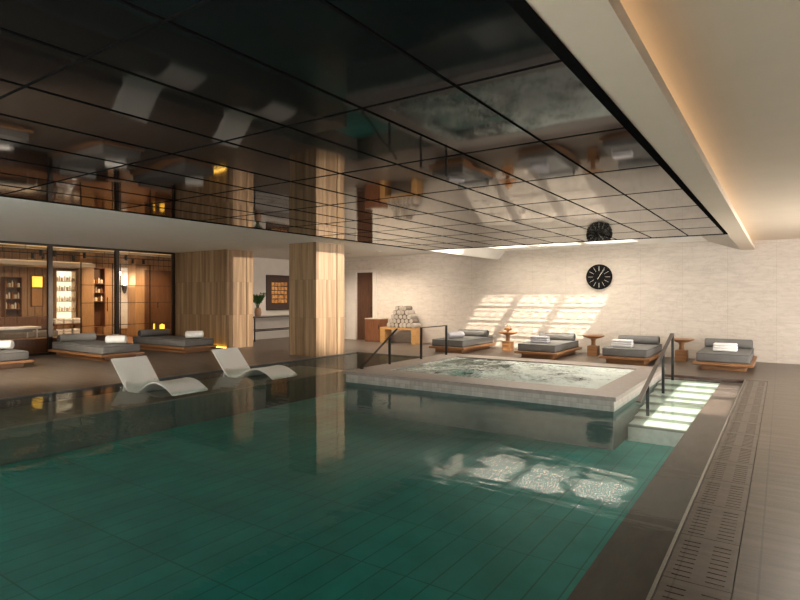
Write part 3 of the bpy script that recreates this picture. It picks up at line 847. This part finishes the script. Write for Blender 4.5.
inner = [(R*.965*math.cos(2*PI*i/n), R*.965*math.sin(2*PI*i/n)) for i in range(n)]
A_ = [[bm.verts.new((x, y, z)) for x, z in ring] for ring, y in ((outer, 0), (outer, -.056), (inner, -.056), (inner, -.044))]
for a, b in zip(A_, A_[1:]):
    for i in range(n): bm.faces.new((a[i], a[(i+1) % n], b[(i+1) % n], b[i]))
obj('rim', bm, CLK, t, smooth=True)

# ------------------------------------------------------------------ art wall
AX = -14.9
t = thing('framed_artwork', 'dark framed artwork of golden squares above console table', 'picture', (AX, 14.14, 1.62))
w_, h_ = .62, .62
bm = NB(); box(bm, 0, .05, -w_, w_, -h_, -h_+.05, .004); box(bm, 0, .05, -w_, w_, h_-.05, h_, .004); box(bm, 0, .05, -w_, -w_+.05, -h_+.05, h_-.05, .004); box(bm, 0, .05, w_-.05, w_, -h_+.05, h_-.05, .004)
obj('frame', bm, plain('dark_frame', (.035, .018, .012), .4, .1), t)
obj('mount', B(0, .022, -w_+.05, w_-.05, -h_+.05, h_-.05), plain('brown_mount', (.06, .032, .025), .8, .05), t)
gm = M('gold_squares'); n = gm.noise(gm.coord(), 9, 5, .7)
gm.set(gm.ramp(n, [(.32, (.32, .075, .015)), (.5, (.74, .33, .08)), (.7, (.92, .60, .24))]), .5)
bm = NB(); pw = .38
random.seed(5)
for i in range(5):
    for j in range(5):
        y = -pw + .152*i + random.uniform(-.006, .006); z = -pw + .152*j + random.uniform(-.006, .006)
        box(bm, .022, .028 + random.uniform(0, .008), y+.016, y+.136, z+.016, z+.136)
obj('gold_panel', bm, gm.m, t)
t = thing('console_table', 'long slim dark metal console table under the framed artwork', 'console table', (AX+.35, 13.55, 0))
obj('tabletop', B(-.33, .30, -1.10, 1.2, .775, .81, .004), plain('dark_stone_top', (.07, .055, .045), .35, .1), t)
for a in (-.30, .27):
    for b in (-1.07, 1.17): obj('leg', B(a-.015, a+.015, b-.015, b+.015, 0, .775), BRONZE, t)
bm = NB()
for a in (-.30, .27): box(bm, a-.01, a+.01, -1.07, 1.17, .33, .355)
obj('stretcher', bm, BRONZE, t)
t = thing('potted_plant', 'green leafy plant in terracotta pot on the console table', 'plant', (AX+.42, 12.80, .81))
obj('pot', lathe(NB(), [(.07, 0), (.10, .04), (.115, .14), (.10, .24), (.08, .28), (.085, .30), (.07, .30), (.065, .26)], 28), POT, t, smooth=True)
obj('soil', lathe(NB(), [(.066, .25), (.066, .272)], 20), plain('soil', (.03, .02, .012), .95), t)
bm = NB(); lf = NB(); random.seed(11)
for k in range(14):
    az = k*2.4; ln = random.uniform(.34, .56); lean = random.uniform(.2, .95)
    p = Vector((random.uniform(-.03, .03), random.uniform(-.03, .03), .27)); pts = [p.copy()]
    for s in range(7):
        tt = s/7; d = Vector((math.cos(az)*lean*(.4+tt), math.sin(az)*lean*(.4+tt), 1)).normalized()
        p = p + d*ln/7; pts.append(p.copy())
        if s >= 2:
            for sd in (-1, 1):
                side = Vector((-math.sin(az), math.cos(az), 0))*sd
                ax = (side + d*.55).normalized(); L = .115; wd = .028
                nrm = ax.cross(d).normalized(); wv = ax.cross(nrm).normalized()*wd
                c = p
                q = [c, c+ax*L*.35+wv, c+ax*L*.75+wv*.8, c+ax*L-Vector((0, 0, .015)), c+ax*L*.75-wv*.8, c+ax*L*.35-wv]
                vs = [lf.verts.new(v) for v in q]; lf.faces.new((vs[0], vs[1], vs[2], vs[3])); lf.faces.new((vs[0], vs[3], vs[4], vs[5]))
    for a, b in zip(pts, pts[1:]): bar(bm, a, b, .009, .009)
obj('stem', bm, plain('stem_green', (.06, .13, .03), .5), t)
bmesh.ops.solidify(lf, geom=list(lf.faces), thickness=.002)
obj('leaf', lf, LEAF, t)

DL = ((-11.7, 10.8, 60), (-13.4, 13.3, 130), (-11.2, 13.6, 210), (-9.9, 13.4, 230))  # only the first downlight belongs to the room; the other three are added fill
# ceiling downlight and floor uplight
t = thing('downlight', 'small recessed ceiling downlight between the two columns', 'downlight', (-11.7, 10.8, 2.83))
bm = NB(); lathe(bm, [(.055, 0), (.085, 0), (.085, -.012), (.06, -.012)], 24); obj('trim_ring', bm, STEEL, t)
obj('lamp', cyl(NB(), (0, 0, -.004), .05, .006, 'Z', 20), emit('downlight_glow', (1, .8, .55), 2), t)
for (x, y, e), lab in zip(DL[1:], ('small recessed ceiling downlight in front of the framed artwork', 'small recessed ceiling downlight in front of the doorway', 'small recessed ceiling downlight above the roll pyramid end of the deck')):
    dup(t, (x, y, 2.83), lab)  # added fixtures for the lamps that brighten art wall and door wall
o = obj('floor_uplight', B(-14.6, -13.0, 10.28, 10.36, 0, .03, .004), BRONZE)
tag(o, 'low amber light bar on the deck at foot of tan stone block', 'light')
obj('glow_strip', B(-14.55, -13.05, 10.335, 10.355, .03, .034), emit('amber_uplight', (1, .58, .10), 22), o)

# ------------------------------------------------------------------ light
wd = bpy.data.worlds.new('daylight'); S.world = wd; wd.use_nodes = True
bg = wd.node_tree.nodes['Background']; bg.inputs[0].default_value = (1, .965, .915, 1); bg.inputs[1].default_value = 22
def lamp(name, typ, loc, energy, col, to=None, **kw):
    l = bpy.data.lights.new(name, typ); l.energy = energy; l.color = col
    for k, v in kw.items(): setattr(l, k, v)
    o = bpy.data.objects.new(name, l); C.objects.link(o); o.location = loc
    if to is not None: o.rotation_euler = (Vector(to)-Vector(loc)).to_track_quat('-Z', 'Y').to_euler()
    return o
lamp('sun', 'SUN', (3, 0, 8), 17.0, (1, .95, .87), (3-.62, .64, 7), angle=math.radians(.5))
for i, (a, b, c, e) in enumerate(added_wins):
    l = lamp('window_portal', 'AREA', (XR+.13, (a+b)/2, (c+e)/2), 1, (1, 1, 1), (0, (a+b)/2, (c+e)/2), shape='RECTANGLE', size=b-a, size_y=e-c)
    l.data.cycles.is_portal = True
for a, b, c, e in CH:
    l = lamp('skylight_portal', 'AREA', ((a+b)/2, (c+e)/2, 2.862), 1, (1, 1, 1), ((a+b)/2, (c+e)/2, 0), shape='RECTANGLE', size=b-a, size_y=e-c)  # guides sky light through the added cove skylights
    l.data.cycles.is_portal = True
for a, b in HOLES:
    l = lamp('skylight_portal', 'AREA', ((a+b)/2, (HY0+HY1)/2, TZ+.09), 1, (1, 1, 1), ((a+b)/2, (HY0+HY1)/2, 0), shape='RECTANGLE', size=b-a, size_y=HY1-HY0)
    l.data.cycles.is_portal = True
lamp('sconce_lamp', 'POINT', (RX+.3, 11.33, 2.05), 14, (1, .85, .68), shadow_soft_size=.05)
for x, y, e in ((-17.4, 4.5, 110), (-17.4, 6.2, 110), (-17.4, 7.75, 110), (-17.4, 9.6, 110), (-18.9, 7.8, 190), (-18.9, 9.0, 190), (-18.9, 10.6, 190), (-18.9, 12.3, 190)):
    lamp('track_lamp', 'SPOT', (x, y, 2.62), e, (1, .70, .42), (x-.9, y, .0), spot_size=math.radians(150), spot_blend=1.0, shadow_soft_size=.03)
for x, y, e in ((-10.6, 3.2, 420), (-12.6, 2.8, 480), (-11.2, 1.0, 250)):
    lamp('soffit_downlight_lamp', 'SPOT', (x, y, 2.79), e, (1, .88, .72), (-12.2, 5.6, 0), spot_size=math.radians(88), spot_blend=1.0, shadow_soft_size=.08)  # added fill out of view, no fixture, brightens the left deck

for y, e in ((12.3, 110), (13.3, 110)):
    lamp('tray_spot', 'SPOT', (-7.15, y, 2.50), e, (1, .90, .78), (-12.5, y, 1.1), spot_size=math.radians(150), spot_blend=1.0, shadow_soft_size=.02)  # added fill with no fixture, brightens columns and the left of the back wall
lamp('ledge_spot', 'SPOT', (-1.35, 13.6, 2.50), 5000, (1, .88, .72), (-11.2, 10.75, 1.35), spot_size=math.radians(23), spot_blend=.5, shadow_soft_size=.02)  # added beam with no fixture, brightens the pool side of the columns
for x, y, e in DL:
    lamp('downlight_lamp', 'SPOT', (x, y, 2.80 if x < -9.5 else 2.78), e, (1, .86, .68), (x, y+.9, 0), spot_size=math.radians(125), spot_blend=.9, shadow_soft_size=.05)
# ------------------------------------------------------------------ camera
cam = bpy.data.cameras.new('camera'); co = bpy.data.objects.new('camera', cam); C.objects.link(co)
cam.sensor_width = 36; cam.lens = 560/800*36; cam.shift_y = -4/800
cam.clip_start = .02
co.location = (0, 0, 1.5); co.rotation_euler = (PI/2, 0, math.atan2(382, 560))
S.camera = co
vs = S.view_settings
S.display_settings.display_device = 'sRGB'
vs.view_transform = 'Standard'; vs.look = 'None'; vs.gamma = 1; vs.use_curve_mapping = False
vs.exposure = 0.45
cy = S.cycles
cy.max_bounces = 10; cy.diffuse_bounces = 5; cy.glossy_bounces = 5; cy.transmission_bounces = 6; cy.transparent_max_bounces = 24
cy.sample_clamp_indirect = 25.0
cy.use_denoising = True
